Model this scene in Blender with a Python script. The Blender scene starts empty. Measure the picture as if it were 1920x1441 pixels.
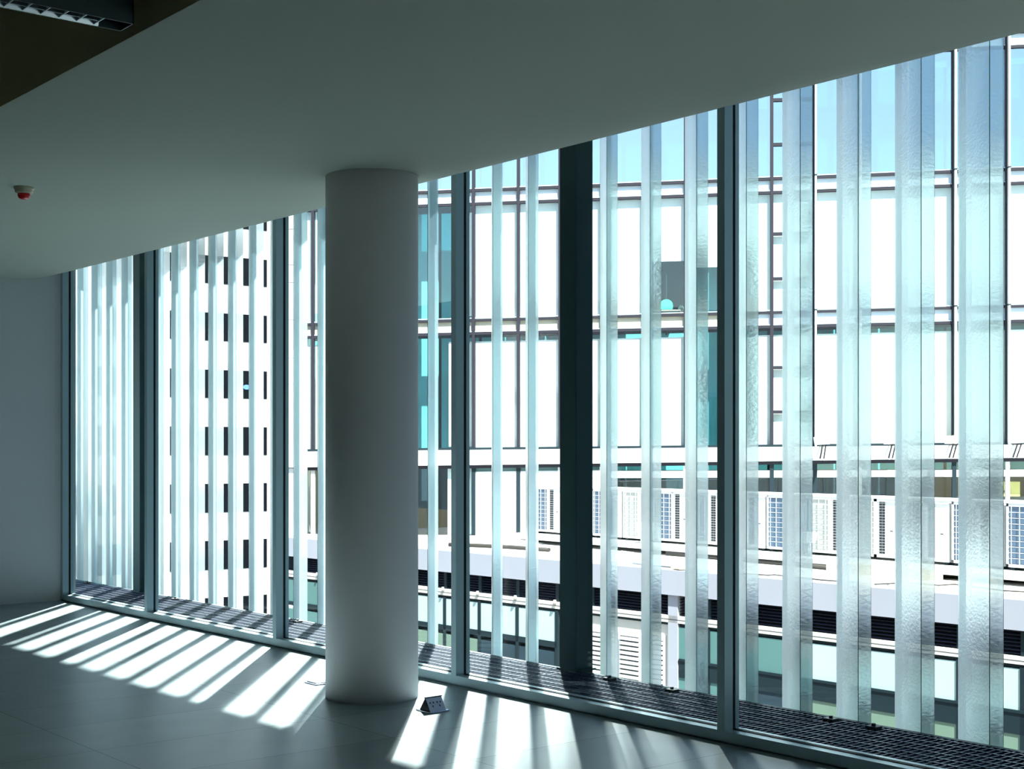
import bpy, bmesh, math, random
from mathutils import Vector, Matrix
random.seed(7)
C = bpy.context.scene
COL = C.collection

# ------------------------------------------------------------------ camera
F = 2647.0                      # focal length in pixels of the 1920 px wide frame
EYE = 1.55
HOR = 842.0                     # picture row of the horizon
YAW = math.radians(50.76)       # view direction, turned left of the window's normal
cam_d = bpy.data.cameras.new('camera')
cam_d.sensor_width = 36.0
cam_d.lens = 36.0 * F / 1920.0
cam_d.shift_y = (HOR - 720.5) / 1920.0
cam_d.clip_end = 600
cam = bpy.data.objects.new('camera', cam_d)
COL.objects.link(cam)
cam.location = (0, 0, EYE)
cam.rotation_euler = (math.pi / 2, 0, YAW)
C.camera = cam

# ------------------------------------------------------------------ world, suns, exposure
VD = Vector((-math.sin(YAW), math.cos(YAW), 0))     # view direction on the ground
VR = Vector((math.cos(YAW), math.sin(YAW), 0))      # to the right of it
w = bpy.data.worlds.new('sky'); C.world = w; w.use_nodes = True
nt = w.node_tree; nt.nodes.clear()
sky = nt.nodes.new('ShaderNodeTexSky'); sky.sky_type = 'NISHITA'; sky.sun_disc = False
sky.sun_elevation = math.radians(52); sky.sun_rotation = math.radians(150)
sky.air_density = 1.0; sky.dust_density = 0.6; sky.ozone_density = 1.0
bg = nt.nodes.new('ShaderNodeBackground'); bg.inputs[1].default_value = 0.13
wo = nt.nodes.new('ShaderNodeOutputWorld')
nt.links.new(sky.outputs[0], bg.inputs[0]); nt.links.new(bg.outputs[0], wo.inputs[0])

def sun(name, toward, strength, angle, color):
    l = bpy.data.lights.new(name, 'SUN'); l.energy = strength; l.angle = math.radians(angle); l.color = color
    o = bpy.data.objects.new(name, l); COL.objects.link(o)
    o.rotation_euler = Vector(toward).to_track_quat('Z', 'Y').to_euler()
    return o
def azel(left_deg, el):      # direction: degrees left of the view axis, elevation
    a = math.radians(left_deg); e = math.radians(el)
    h = VD * math.cos(a) - VR * math.sin(a)
    return h * math.cos(e) + Vector((0, 0, math.sin(e)))
# the sun stands behind this building and lights the blocks across the yard
sun('sun', azel(198, 52), 7.5, 0.6, (1.0, 0.97, 0.92))
# the same sun thrown back by the tower glass high above the yard
BACK = azel(-1.1, 37.5)
sun('sun_thrown_back', BACK, 0.5, 0.9, (0.93, 1.0, 1.0))
# one strong panel of that glass, 200 m off, throws a bounded beam over the left bays
sl = bpy.data.lights.new('tower_glass_beam', 'SPOT'); sl.energy = 4.4e6; sl.shadow_soft_size = 1.5; sl.color = (0.95, 1.0, 1.0)
sl.spot_size = 2 * math.atan(4.05 / 200.0); sl.spot_blend = 0.15
so = bpy.data.objects.new('tower_glass_beam', sl); COL.objects.link(so)
so.location = Vector((-12.06, 5.2, 0.6)) + BACK * 200.0
so.rotation_euler = BACK.to_track_quat('Z', 'Y').to_euler()
# daylight entering through the long window: a sampling portal, gives off nothing itself
pl = bpy.data.lights.new('daylight_portal', 'AREA'); pl.shape = 'RECTANGLE'; pl.size = 18.3; pl.size_y = 3.3
pl.cycles.is_portal = True
po = bpy.data.objects.new('daylight_portal', pl); COL.objects.link(po)
po.location = (-4.95, 5.7, 1.7); po.rotation_euler = (-math.pi / 2, 0, 0)

C.view_settings.view_transform = 'Standard'
C.view_settings.look = 'None'
C.view_settings.gamma = 1
C.view_settings.use_curve_mapping = False
C.view_settings.exposure = 1.46
C.cycles.use_denoising = True
C.cycles.max_bounces = 12
C.cycles.diffuse_bounces = 6
C.cycles.glossy_bounces = 4
C.cycles.transmission_bounces = 8
C.cycles.transparent_max_bounces = 24
C.cycles.sample_clamp_indirect = 6.0
C.cycles.caustics_reflective = False
C.cycles.caustics_refractive = False
C.cycles.blur_glossy = 1.0

# ------------------------------------------------------------------ surveying helpers
def ray(u):                   # ground direction through picture column u, one metre deep
    return VD + VR * ((u - 960.0) / F)
def X_at(u, Y):               # X of picture column u on the plane of depth Y
    r = ray(u); return r.x / r.y * Y
def ground(u, v, z=0.0):
    t = (EYE - z) * F / (v - HOR); p = ray(u) * t
    return Vector((p.x, p.y, z))

# ------------------------------------------------------------------ materials
def mat(name, color, rough=0.6, metal=0.0, spec=0.5, noise=None, bump=None, emit=None):
    m = bpy.data.materials.new(name); m.use_nodes = True
    n = m.node_tree; b = n.nodes['Principled BSDF']
    b.inputs['Base Color'].default_value = (*color, 1)
    b.inputs['Roughness'].default_value = rough
    b.inputs['Metallic'].default_value = metal
    b.inputs['Specular IOR Level'].default_value = spec
    tc = n.nodes.new('ShaderNodeTexCoord')
    if noise:
        sc, amt = noise
        nz = n.nodes.new('ShaderNodeTexNoise'); nz.inputs['Scale'].default_value = sc; nz.inputs['Detail'].default_value = 5
        n.links.new(tc.outputs['Object'], nz.inputs['Vector'])
        mx = n.nodes.new('ShaderNodeMix'); mx.data_type = 'RGBA'
        mx.inputs[6].default_value = (*[c * (1 - amt) for c in color], 1)
        mx.inputs[7].default_value = (*[min(1, c * (1 + amt)) for c in color], 1)
        n.links.new(nz.outputs[0], mx.inputs[0]); n.links.new(mx.outputs[2], b.inputs['Base Color'])
    if bump:
        sc, st, dist = bump
        nb = n.nodes.new('ShaderNodeTexNoise'); nb.inputs['Scale'].default_value = sc; nb.inputs['Detail'].default_value = 3
        n.links.new(tc.outputs['Object'], nb.inputs['Vector'])
        bp = n.nodes.new('ShaderNodeBump'); bp.inputs['Strength'].default_value = st; bp.inputs['Distance'].default_value = dist
        n.links.new(nb.outputs[0], bp.inputs['Height']); n.links.new(bp.outputs[0], b.inputs['Normal'])
    return m

def clear_glass(name, tint, gloss_rough=0.0, base=0.04, power=1.0):
    m = bpy.data.materials.new(name); m.use_nodes = True
    n = m.node_tree; n.nodes.clear()
    out = n.nodes.new('ShaderNodeOutputMaterial')
    tr = n.nodes.new('ShaderNodeBsdfTransparent'); tr.inputs[0].default_value = (*tint, 1)
    gl = n.nodes.new('ShaderNodeBsdfGlossy'); gl.inputs['Roughness'].default_value = gloss_rough
    fr = n.nodes.new('ShaderNodeLayerWeight'); fr.inputs[0].default_value = 0.5
    pw = n.nodes.new('ShaderNodeMath'); pw.operation = 'POWER'; pw.inputs[1].default_value = 5.0
    n.links.new(fr.outputs['Facing'], pw.inputs[0])
    mr = n.nodes.new('ShaderNodeMapRange'); mr.inputs[3].default_value = base; mr.inputs[4].default_value = power
    n.links.new(pw.outputs[0], mr.inputs[0])
    mx = n.nodes.new('ShaderNodeMixShader')
    n.links.new(mr.outputs[0], mx.inputs[0]); n.links.new(tr.outputs[0], mx.inputs[1]); n.links.new(gl.outputs[0], mx.inputs[2])
    n.links.new(mx.outputs[0], out.inputs[0])
    return m

def channel_glass(name):
    m = bpy.data.materials.new(name); m.use_nodes = True
    n = m.node_tree; n.nodes.clear()
    out = n.nodes.new('ShaderNodeOutputMaterial')
    tc = n.nodes.new('ShaderNodeTexCoord')
    mp = n.nodes.new('ShaderNodeMapping'); mp.inputs['Scale'].default_value = (1, 1, 1.6)
    nz = n.nodes.new('ShaderNodeTexNoise'); nz.inputs['Scale'].default_value = 38; nz.inputs['Detail'].default_value = 2
    bp = n.nodes.new('ShaderNodeBump'); bp.inputs['Strength'].default_value = 0.32; bp.inputs['Distance'].default_value = 0.006
    n.links.new(tc.outputs['Object'], mp.inputs[0]); n.links.new(mp.outputs[0], nz.inputs['Vector'])
    n.links.new(nz.outputs[0], bp.inputs['Height'])
    rf = n.nodes.new('ShaderNodeBsdfRefraction'); rf.inputs['Color'].default_value = (0.57, 0.66, 0.70, 1)
    rf.inputs['Roughness'].default_value = 0.30; rf.inputs['IOR'].default_value = 1.12
    tl = n.nodes.new('ShaderNodeBsdfTranslucent'); tl.inputs['Color'].default_value = (0.38, 0.47, 0.52, 1)
    df = n.nodes.new('ShaderNodeBsdfDiffuse'); df.inputs['Color'].default_value = (0.52, 0.58, 0.62, 1)
    gl = n.nodes.new('ShaderNodeBsdfGlossy'); gl.inputs['Roughness'].default_value = 0.22
    tp = n.nodes.new('ShaderNodeBsdfTransparent'); tp.inputs[0].default_value = (0.85, 0.95, 0.95, 1)
    for s in (rf, gl): n.links.new(bp.outputs[0], s.inputs['Normal'])
    a = n.nodes.new('ShaderNodeMixShader'); a.inputs[0].default_value = 0.38
    n.links.new(rf.outputs[0], a.inputs[1]); n.links.new(tl.outputs[0], a.inputs[2])
    b = n.nodes.new('ShaderNodeMixShader'); b.inputs[0].default_value = 0.06
    n.links.new(a.outputs[0], b.inputs[1]); n.links.new(df.outputs[0], b.inputs[2])
    c = n.nodes.new('ShaderNodeMixShader'); c.inputs[0].default_value = 0.10
    n.links.new(b.outputs[0], c.inputs[1]); n.links.new(tp.outputs[0], c.inputs[2])
    fr = n.nodes.new('ShaderNodeFresnel'); fr.inputs[0].default_value = 1.35
    d = n.nodes.new('ShaderNodeMixShader')
    n.links.new(fr.outputs[0], d.inputs[0]); n.links.new(c.outputs[0], d.inputs[1]); n.links.new(gl.outputs[0], d.inputs[2])
    # each wall of the channel scatters once: light leaving through its far skin goes straight on
    gm = n.nodes.new('ShaderNodeNewGeometry'); t2 = n.nodes.new('ShaderNodeBsdfTransparent')
    e = n.nodes.new('ShaderNodeMixShader')
    n.links.new(gm.outputs['Backfacing'], e.inputs[0]); n.links.new(d.outputs[0], e.inputs[1]); n.links.new(t2.outputs[0], e.inputs[2])
    n.links.new(e.outputs[0], out.inputs[0])
    return m

def floor_material():
    m = mat('floor_tile', (0.42, 0.46, 0.46), rough=0.36, spec=0.45)
    n = m.node_tree; b = n.nodes['Principled BSDF']
    tc = n.nodes.new('ShaderNodeTexCoord')
    mp = n.nodes.new('ShaderNodeMapping'); mp.inputs['Location'].default_value = (4.90, -2.936, 0)
    br = n.nodes.new('ShaderNodeTexBrick'); br.offset = 0.0; br.squash = 1.0
    br.inputs['Scale'].default_value = 1.0; br.inputs['Mortar Size'].default_value = 0.0035
    br.inputs['Mortar Smooth'].default_value = 0.1; br.inputs['Bias'].default_value = 0
    br.inputs['Brick Width'].default_value = 0.695; br.inputs['Row Height'].default_value = 1.366
    br.inputs['Color1'].default_value = (0.27, 0.325, 0.34, 1); br.inputs['Color2'].default_value = (0.34, 0.40, 0.41, 1)
    br.inputs['Mortar'].default_value = (0.10, 0.11, 0.115, 1)
    n.links.new(tc.outputs['Object'], mp.inputs[0]); n.links.new(mp.outputs[0], br.inputs['Vector'])
    nz = n.nodes.new('ShaderNodeTexNoise'); nz.inputs['Scale'].default_value = 1.7; nz.inputs['Detail'].default_value = 7
    nz.inputs['Distortion'].default_value = 0.8
    n.links.new(tc.outputs['Object'], nz.inputs['Vector'])
    cr = n.nodes.new('ShaderNodeMapRange'); cr.inputs[1].default_value = 0.3; cr.inputs[2].default_value = 0.7
    cr.inputs[3].default_value = 0.86; cr.inputs[4].default_value = 1.06
    n.links.new(nz.outputs[0], cr.inputs[0])
    mx = n.nodes.new('ShaderNodeMix'); mx.data_type = 'RGBA'; mx.blend_type = 'MULTIPLY'; mx.inputs[0].default_value = 1
    n.links.new(br.outputs[0], mx.inputs[6]); n.links.new(cr.outputs[0], mx.inputs[7])
    n.links.new(mx.outputs[2], b.inputs['Base Color'])
    return m

M = {}
M['floor'] = floor_material()
M['wall'] = mat('wall_paint', (0.72, 0.72, 0.74), 0.85, noise=(3, 0.02), bump=(220, 0.1, 0.002))
M['low_bounce_wall'] = mat('low_bounce_wall_grey', (0.22, 0.23, 0.23), 0.85)  # deep room's dimness put into these unseen walls' colour, to cut bounce
M['ceiling'] = mat('ceiling_paint', (0.63, 0.66, 0.58), 0.85, noise=(2, 0.02))
M['column'] = mat('column_paint', (0.86, 0.82, 0.85), 0.7, noise=(3, 0.02), bump=(160, 0.08, 0.002))
M['frame'] = mat('frame_aluminium', (0.37, 0.50, 0.56), 0.32, metal=0.15, spec=0.8, noise=(30, 0.03))
M['gasket'] = mat('black_gasket', (0.004, 0.004, 0.005), 0.8)
M['post'] = mat('dark_green_paint', (0.008, 0.045, 0.052), 0.6, spec=0.25, noise=(12, 0.1))
M['galv'] = mat('galvanised_steel', (0.045, 0.06, 0.12), 0.35, metal=0.3, noise=(60, 0.2))
M['undercroft'] = mat('dark_ledge', (0.018, 0.035, 0.06), 0.5, noise=(4, 0.3))
M['pane'] = clear_glass('window_glass', (0.92, 0.972, 0.958), base=0.02, power=0.5)
M['fin'] = channel_glass('channel_glass')
M['glass_edge'] = mat('green_glass_edge', (0.16, 0.30, 0.31), 0.2)
M['white_metal'] = mat('white_cladding', (0.60, 0.60, 0.60), 0.55, noise=(0.6, 0.04))
M['cream'] = mat('cream_metal', (0.56, 0.53, 0.48), 0.55, noise=(1.5, 0.05))
M['fascia'] = mat('pale_concrete', (0.32, 0.32, 0.365), 0.8, noise=(0.8, 0.10))
M['roof'] = mat('roof_membrane', (0.58, 0.57, 0.545), 0.85, noise=(1.2, 0.08))
M['garage'] = mat('white_render', (0.50, 0.50, 0.505), 0.8, noise=(0.3, 0.03))
M['dark_glass'] = mat('dark_window', (0.003, 0.004, 0.006), 0.7, spec=0.05)
M['mullion'] = mat('grey_mullion', (0.020, 0.018, 0.026), 0.6, spec=0.2)
M['fac_glass'] = clear_glass('facade_glass', (0.95, 0.992, 0.985), base=0.05, power=0.8)
M['sky_glass'] = clear_glass('reflective_facade_glass', (0.50, 0.80, 0.90), base=0.45, power=0.95)
M['blind'] = mat('white_blind', (0.66, 0.675, 0.675), 0.8, noise=(0.7, 0.03))
M['teal_back'] = mat('teal_room', (0.10, 0.38, 0.42), 0.8, noise=(0.9, 0.25))
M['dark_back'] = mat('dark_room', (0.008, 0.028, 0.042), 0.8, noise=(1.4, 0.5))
M['sky_blue_back'] = mat('sky_reflection_blue', (0.24, 0.42, 0.62), 0.8, noise=(0.5, 0.1))  # blue of the mirrored sky painted on the backing behind the panes
M['khaki'] = mat('khaki_spandrel', (0.40, 0.38, 0.30), 0.6, noise=(3, 0.12))
M['pale_spandrel'] = mat('pale_spandrel', (0.46, 0.55, 0.62), 0.4, noise=(2, 0.05))
M['louvre_dark'] = mat('dark_louvre', (0.012, 0.014, 0.03), 0.5)
M['teal_glass'] = mat('teal_glass', (0.09, 0.19, 0.185), 0.12, noise=(0.8, 0.1))
M['white_pane'] = mat('backpainted_white_glass', (0.40, 0.53, 0.52), 0.15, noise=(0.7, 0.1))
M['green_pane'] = mat('backpainted_green_glass', (0.15, 0.22, 0.17), 0.2, noise=(1.5, 0.12))
M['rail_dark'] = mat('dark_rail', (0.008, 0.018, 0.024), 0.6, spec=0.2)
M['coil'] = mat('coil_fins', (0.07, 0.115, 0.18), 0.5, noise=(8, 0.1))
M['coil_warm'] = mat('pale_coil_fins', (0.36, 0.38, 0.36), 0.6, noise=(8, 0.1))
M['plastic_white'] = mat('white_plastic', (0.80, 0.80, 0.78), 0.45)
M['black'] = mat('black_plastic', (0.006, 0.006, 0.010), 0.5)
M['red'] = mat('red_lens', (0.75, 0.01, 0.01), 0.25)
M['beige'] = mat('beige_plastic', (0.62, 0.55, 0.42), 0.5)
M['chrome'] = mat('brushed_steel', (0.55, 0.55, 0.66), 0.25, metal=1.0)
M['lilac'] = mat('socket_plate', (0.66, 0.66, 0.78), 0.35, metal=0.2)
M['lum_dark'] = mat('luminaire_grey', (0.05, 0.085, 0.095), 0.45, metal=0.1)
M['lum_blade'] = mat('louvre_aluminium', (0.55, 0.62, 0.64), 0.25, metal=0.9)
M['recess'] = mat('brown_recess_paint', (0.60, 0.53, 0.34), 0.9, noise=(3, 0.05))
M['yellow'] = mat('yellow_cardboard', (0.62, 0.52, 0.18), 0.8, noise=(6, 0.1))
M['kraft'] = mat('kraft_board', (0.70, 0.55, 0.38), 0.8, noise=(6, 0.1))
M['tarp'] = mat('pale_tarpaulin', (0.78, 0.79, 0.80), 0.7, noise=(3, 0.08))
M['tarp_blue'] = mat('light_blue_tarpaulin', (0.50, 0.68, 0.76), 0.7, noise=(5, 0.15))
M['pipe_dark'] = mat('dark_pipe_lagging', (0.03, 0.025, 0.02), 0.7, noise=(8, 0.4))
M['green_chair'] = mat('green_fabric', (0.05, 0.62, 0.36), 0.8, noise=(9, 0.15))
M['blue_sign'] = mat('blue_enamel', (0.10, 0.22, 0.75), 0.4)
M['ground'] = mat('yard_ground', (0.30, 0.31, 0.31), 0.9, noise=(0.3, 0.2))
M['street'] = M['ground']

# ------------------------------------------------------------------ mesh helpers
class MB:
    def __init__(s): s.v = []; s.f = []
    def quad(s, *p):
        n = len(s.v); s.v += [tuple(q) for q in p]; s.f.append(tuple(range(n, n + len(p))))
    def hexa(s, p):            # 8 points: bottom ring 0-3, top ring 4-7
        n = len(s.v); s.v += [tuple(q) for q in p]
        for f in ((3, 2, 1, 0), (4, 5, 6, 7), (0, 1, 5, 4), (1, 2, 6, 5), (2, 3, 7, 6), (3, 0, 4, 7)):
            s.f.append(tuple(n + i for i in f))
    def box(s, x0, x1, y0, y1, z0, z1):
        s.hexa([(x0, y0, z0), (x1, y0, z0), (x1, y1, z0), (x0, y1, z0), (x0, y0, z1), (x1, y0, z1), (x1, y1, z1), (x0, y1, z1)])
    def lathe(s, prof, c, seg=32, axis='z'):
        rings = []
        for r, h in prof:
            ring = []
            for k in range(seg):
                a = 2 * math.pi * k / seg
                ring.append(len(s.v)); s.v.append((c[0] + r * math.cos(a), c[1] + r * math.sin(a), c[2] + h))
            rings.append(ring)
        for a, b in zip(rings, rings[1:]):
            for k in range(seg):
                s.f.append((a[k], a[(k + 1) % seg], b[(k + 1) % seg], b[k]))
        s.f.append(tuple(reversed(rings[0]))); s.f.append(tuple(rings[-1]))
    def tube(s, pts, r, seg=8):
        pts = [Vector(p) for p in pts]; rings = []
        for i, p in enumerate(pts):
            d = (pts[min(i + 1, len(pts) - 1)] - pts[max(i - 1, 0)]).normalized()
            up = Vector((0, 0, 1)) if abs(d.z) < 0.9 else Vector((1, 0, 0))
            a = d.cross(up).normalized(); b = d.cross(a).normalized(); ring = []
            for k in range(seg):
                t = 2 * math.pi * k / seg; ring.append(len(s.v)); s.v.append(tuple(p + a * (r * math.cos(t)) + b * (r * math.sin(t))))
            rings.append(ring)
        for a, b in zip(rings, rings[1:]):
            for k in range(seg): s.f.append((a[k], a[(k + 1) % seg], b[(k + 1) % seg], b[k]))
        s.f.append(tuple(reversed(rings[0]))); s.f.append(tuple(rings[-1]))
    def build(s, name, m, parent=None, loc=None, smooth=False, bevel=0):
        me = bpy.data.meshes.new(name)
        v = s.v
        if loc is not None: v = [(a - loc[0], b - loc[1], c - loc[2]) for a, b, c in v]
        me.from_pydata(v, [], s.f); me.validate(); me.update()
        bm = bmesh.new(); bm.from_mesh(me); bmesh.ops.recalc_face_normals(bm, faces=bm.faces)
        bm.to_mesh(me); bm.free()
        me.materials.append(m)
        o = bpy.data.objects.new(name, me); COL.objects.link(o)
        if loc is not None: o.location = loc
        if parent is not None: o.parent = parent
        if smooth:
            for p in me.polygons: p.use_smooth = len(p.vertices) == 4
        if bevel:
            b = o.modifiers.new('bevel', 'BEVEL'); b.width = bevel; b.segments = 2; b.limit_method = 'ANGLE'
        return o

def tag(o, label=None, cat=None, group=None, kind=None):
    if label: o['label'] = label
    if cat: o['category'] = cat
    if group: o['group'] = group
    if kind: o['kind'] = kind
    return o
def empty(name, loc, **k):
    o = bpy.data.objects.new(name, None); COL.objects.link(o); o.location = loc; o.empty_display_size = 0.1
    if k: tag(o, **k)
    return o
def adopt(o, root):           # parent a mesh built in world coordinates to a moved empty
    o.parent = root; o.location = Vector(o.location) - Vector(root.location)
    return o
ORD = ['first', 'second', 'third', 'fourth', 'fifth', 'sixth', 'seventh', 'eighth', 'ninth', 'tenth', 'eleventh', 'twelfth', 'thirteenth', 'fourteenth', 'fifteenth', 'sixteenth', 'seventeenth', 'eighteenth']

# ------------------------------------------------------------------ room shell
YW = 5.57                      # inner face of the window frame
MX = [-14.08, -12.087, -9.745, -7.40, -5.05, -2.705, -0.36, 1.985, 4.33]   # right edges of the mullions' inner faces
ZH = 3.362                     # window head
ZC = 3.255                     # flat ceiling
XL, XR, YB = -14.135, 4.33, -5.5

b = MB(); b.box(XL - .2, XR + .2, YB - .2, YW + .16, -0.3, 0.0)
tag(b.build('floor', M['floor']), kind='structure')
b = MB(); b.box(XL - .25, XL, YB, YW + .16, 0, 4.1)
tag(b.build('wall_left', M['wall']), kind='structure')
b = MB(); b.box(XL - .2, XR + .2, YB - .25, YB, 0, 4.1)
tag(b.build('wall_back', M['low_bounce_wall']), kind='structure')
b = MB(); b.box(XR, XR + .25, YB, YW + .16, 0, 4.1)
tag(b.build('wall_right', M['low_bounce_wall']), kind='structure')
# lowered ceiling beside the window, turned up along the window head
prof = [(5.62, 3.46), (5.605, ZH), (5.55, 3.352), (5.49, 3.328), (5.42, 3.304), (5.32, 3.286), (5.18, 3.272), (5.0, 3.262), (4.75, ZC), (2.475, ZC)]
b = MB()
for (y0, z0), (y1, z1) in zip(prof, prof[1:]):
    b.quad((XL, y0, z0), (XR, y0, z0), (XR, y1, z1), (XL, y1, z1))
pt = prof + [(2.475, 3.30), (YW + .14, 3.75)]
b.quad((XL, YW + .14, 3.46), (XL, YW + .14, 4.0), (XR, YW + .14, 4.0), (XR, YW + .14, 3.46))
b.quad((XL, YW + .14, 3.46), (XL, 5.62, 3.46), (XR, 5.62, 3.46), (XR, YW + .14, 3.46))
b.quad((XL, 2.495, 4.0), (XR, 2.495, 4.0), (XR, YW + .14, 4.0), (XL, YW + .14, 4.0))
tag(b.build('ceiling_window_side', M['ceiling'], smooth=True), kind='structure').name = 'ceiling'
b = MB(); b.box(XL, XR, 2.475, 2.50, ZC + .002, 3.95)
tag(b.build('trim_1', M['recess']), kind='structure')
b = MB(); b.box(XL, XR, YB, 2.50, 3.95, 4.1)
tag(b.build('ceiling', M['recess']), kind='structure')
# the building's mass above the room and the soffit over the walkway
b = MB(); b.box(XL - 3, XR + 3, YB - .25, YW + .2, 4.1, 9.0)
b.box(XL - 3, XR + 3, YW + .14, YW + .2, 3.46, 4.1)
b.box(XL - 3, XL - .25, YB, YW + .12, -1.5, 4.1)
tag(b.build('wall_above', M['wall']), kind='structure')
b = MB(); b.box(XL - 3, XR + 3, YW + .2, 7.6, 4.24, 4.5)
tag(b.build('ceiling_overhang', M['fascia']), kind='structure').name = 'ceiling'
b = MB(); b.box(XL - 3, XR + 3, YW + .17, 6.62, -0.62, -0.42); b.box(XL - 3, XR + 3, YW + .17, YW + .2, -0.62, -0.06)
tag(b.build('trim_2', M['undercroft']), kind='structure')

# ------------------------------------------------------------------ window wall: one framed bay after another
SH = 0.067                     # sill height
for i in range(len(MX) - 1):
    x0, x1 = MX[i], MX[i + 1]
    r = empty('window_%d' % (i + 1), (x0, YW, 0), kind='structure')
    def put(o): return adopt(o, r)
    b = MB(); b.box(x0 - .053, x0, YW, YW + .064, SH, ZH + .01)
    put(b.build('mullion', M['frame']))
    b = MB(); b.box(x0 - .045, x0 - .006, YW + .064, YW + .086, SH, 3.455)
    put(b.build('gasket', M['gasket']))
    b = MB(); b.box(x0 - .053, x0 - .002, YW + .086, YW + .115, SH - .03, 3.455)
    put(b.build('outer_cap', M['frame']))
    b = MB(); b.box(x0 - .053, x1 - .053, YW, YW + .064, 0.012, SH)
    b.box(x0 - .053, x1 - .053, YW + .02, YW + .13, 0.0, 0.03)
    put(b.build('sill', M['frame']))
    b = MB(); b.box(x0 - .006, x1 - .045, YW + .064, YW + .086, SH - .02, SH + .004)
    put(b.build('gasket', M['gasket']))
    b = MB(); b.box(x0 - .053, x1 - .053, YW + .086, YW + .118, SH - .045, SH + .006)
    put(b.build('outer_cap', M['frame']))
    b = MB(); b.box(x0 - .02, x1 - .04, YW + .072, YW + .078, SH, 3.455)
    put(b.build('glass_pane', M['pane']))
b = MB(); b.box(MX[-1] - .053, MX[-1], YW, YW + .115, 0, ZH); tag(b.build('trim_3', M['frame']), kind='structure')

# ------------------------------------------------------------------ channel glass fins
X0, SP, Y0, FW, TH, FL = -4.1738, 0.4214, 6.66, 0.4792, 0.6539, 0.0763
Wv = Vector((FW * math.cos(TH), -FW * math.sin(TH), 0)); Fv = Vector((math.sin(TH), math.cos(TH), 0))
wd = Wv.normalized(); T = 0.007
def fin_mesh():
    # U section: web from -Wv to 0, flanges along Fv, wall thickness T, origin at the inner right corner
    A = -Wv; B = Vector((0, 0, 0))
    e = .0035
    ring = [A + wd * e, B - wd * e, B + Fv * e, B + Fv * FL, B + Fv * FL - wd * T, B - wd * T + Fv * T, A + wd * T + Fv * T, A + wd * T + Fv * FL, A + Fv * FL, A + Fv * e]
    b = MB(); z0, z1 = -1.3, 4.235; n = 10
    for z in (z0, z1): b.v += [(p.x, p.y, z) for p in ring]
    for k in range(n): b.f.append((k, (k + 1) % n, n + (k + 1) % n, n + k))
    b.f.append(tuple(reversed(range(n)))); b.f.append(tuple(range(n, 2 * n)))
    return b
proto = None
def bay_of(n):
    X = X0 + n * SP - Wv.x / 2; Y = Y0 + .14
    u = 960 + F * (X * VR.x + Y * VR.y) / (X * VD.x + Y * VD.y)
    return u
fins = []
for n in range(-30, 10):
    if n in (-8, -25, 9): continue
    fins.append((n, bay_of(n)))
edges = [(-999, 118), (118, 276), (276, 517), (517, 854), (854, 1359), (1359, 1925), (1925, 99999)]
names = ['beyond the left wall', 'in the leftmost window bay', 'in the second window bay', 'in the bay with the column',
         'in the bay with the steel post', 'in the rightmost window bay', 'past the right picture edge']
count = [0] * 7
for n, u in fins:
    k = [i for i, (a, c) in enumerate(edges) if a <= u < c][0]
    if proto is None:
        o = fin_mesh().build('glass_fin', M['fin']); proto = o
        o.data.materials.append(M['glass_edge'])
        for q in (1, 3, 7, 9): o.data.polygons[q].material_index = 1     # cut edges and arrises look dark green
    else:
        o = proto.copy(); COL.objects.link(o)
    o.location = (X0 + n * SP, Y0, 0)
    o['label'] = 'translucent channel glass fin, %s from the left %s' % (ORD[count[k]], names[k])
    o['category'] = 'glass fin'; o['group'] = 'channel glass fins outside the window'
    count[k] += 1

# ------------------------------------------------------------------ steel posts outside
def steel_post(xr, label):
    r = empty('steel_post', (xr, 6.57, 0), label=label, cat='post', group='dark steel posts outside the window')
    b = MB(); b.box(xr - .175, xr, 6.57, 6.73, -1.3, 4.235)
    adopt(b.build('shaft', M['post'], bevel=.006), r)
    b = MB(); b.box(xr - .19, xr + .015, 6.555, 6.745, 0.0, 0.012)
    adopt(b.build('base_plate', M['post']), r)
xp = X_at(1080, 6.57)
steel_post(xp, 'dark green steel post behind the glass to the right of the round column')
steel_post(xp - 7.1, 'narrow dark steel post seen behind the leftmost window mullion')

# ------------------------------------------------------------------ walkway grating
gy0, gy1 = YW + .13, 6.60
wk = empty('walkway_grating', (0, gy0, 0), label='galvanised steel grating walkway between the window and the glass fins', cat='grating')
gx = [-17.0] + MX[1:] + [6.7]
for a, c in zip(gx, gx[1:]):
    b = MB(); a += .006; c -= .006
    k = int((c - a) / .042)
    for j in range(k + 1):
        x = a + (c - a) * j / k; b.box(x - .0025, x + .0025, gy0, gy1, -.034, -.002)
    y = gy0 + .05
    while y < gy1:
        b.box(a, c, y - .004, y + .004, -.010, .000); y += .1
    for y in (gy0, gy1): b.box(a, c, y - .003, y + .003, -.034, -.001)
    adopt(b.build('grating_panel', M['galv']), wk)
for u in (1145, 1262, 1560, 1640, 560, 330, 165):
    x = X_at(u, 6.54); b = MB(); b.box(x - .035, x + .035, 6.50, 6.56, -.02, .012); b.lathe([(.012, 0), (.012, .014)], (x, 6.53, .012), 8)
    adopt(b.build('clamp', M['black']), wk)
b = MB(); b.box(-17.1, 7.4, 6.605, 6.63, -.16, .0)
adopt(b.build('edge_angle', M['post']), wk)

# ------------------------------------------------------------------ round column
cx, cy, R = -7.42, 4.925, 0.29
b = MB(); b.lathe([(R, 0), (R, ZC + .004)], (cx, cy, 0), 96)
o = b.build('round_column', M['column'], smooth=True, loc=(cx, cy, 0))
tag(o, 'thick smooth white round column standing in front of the window', 'column')

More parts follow.
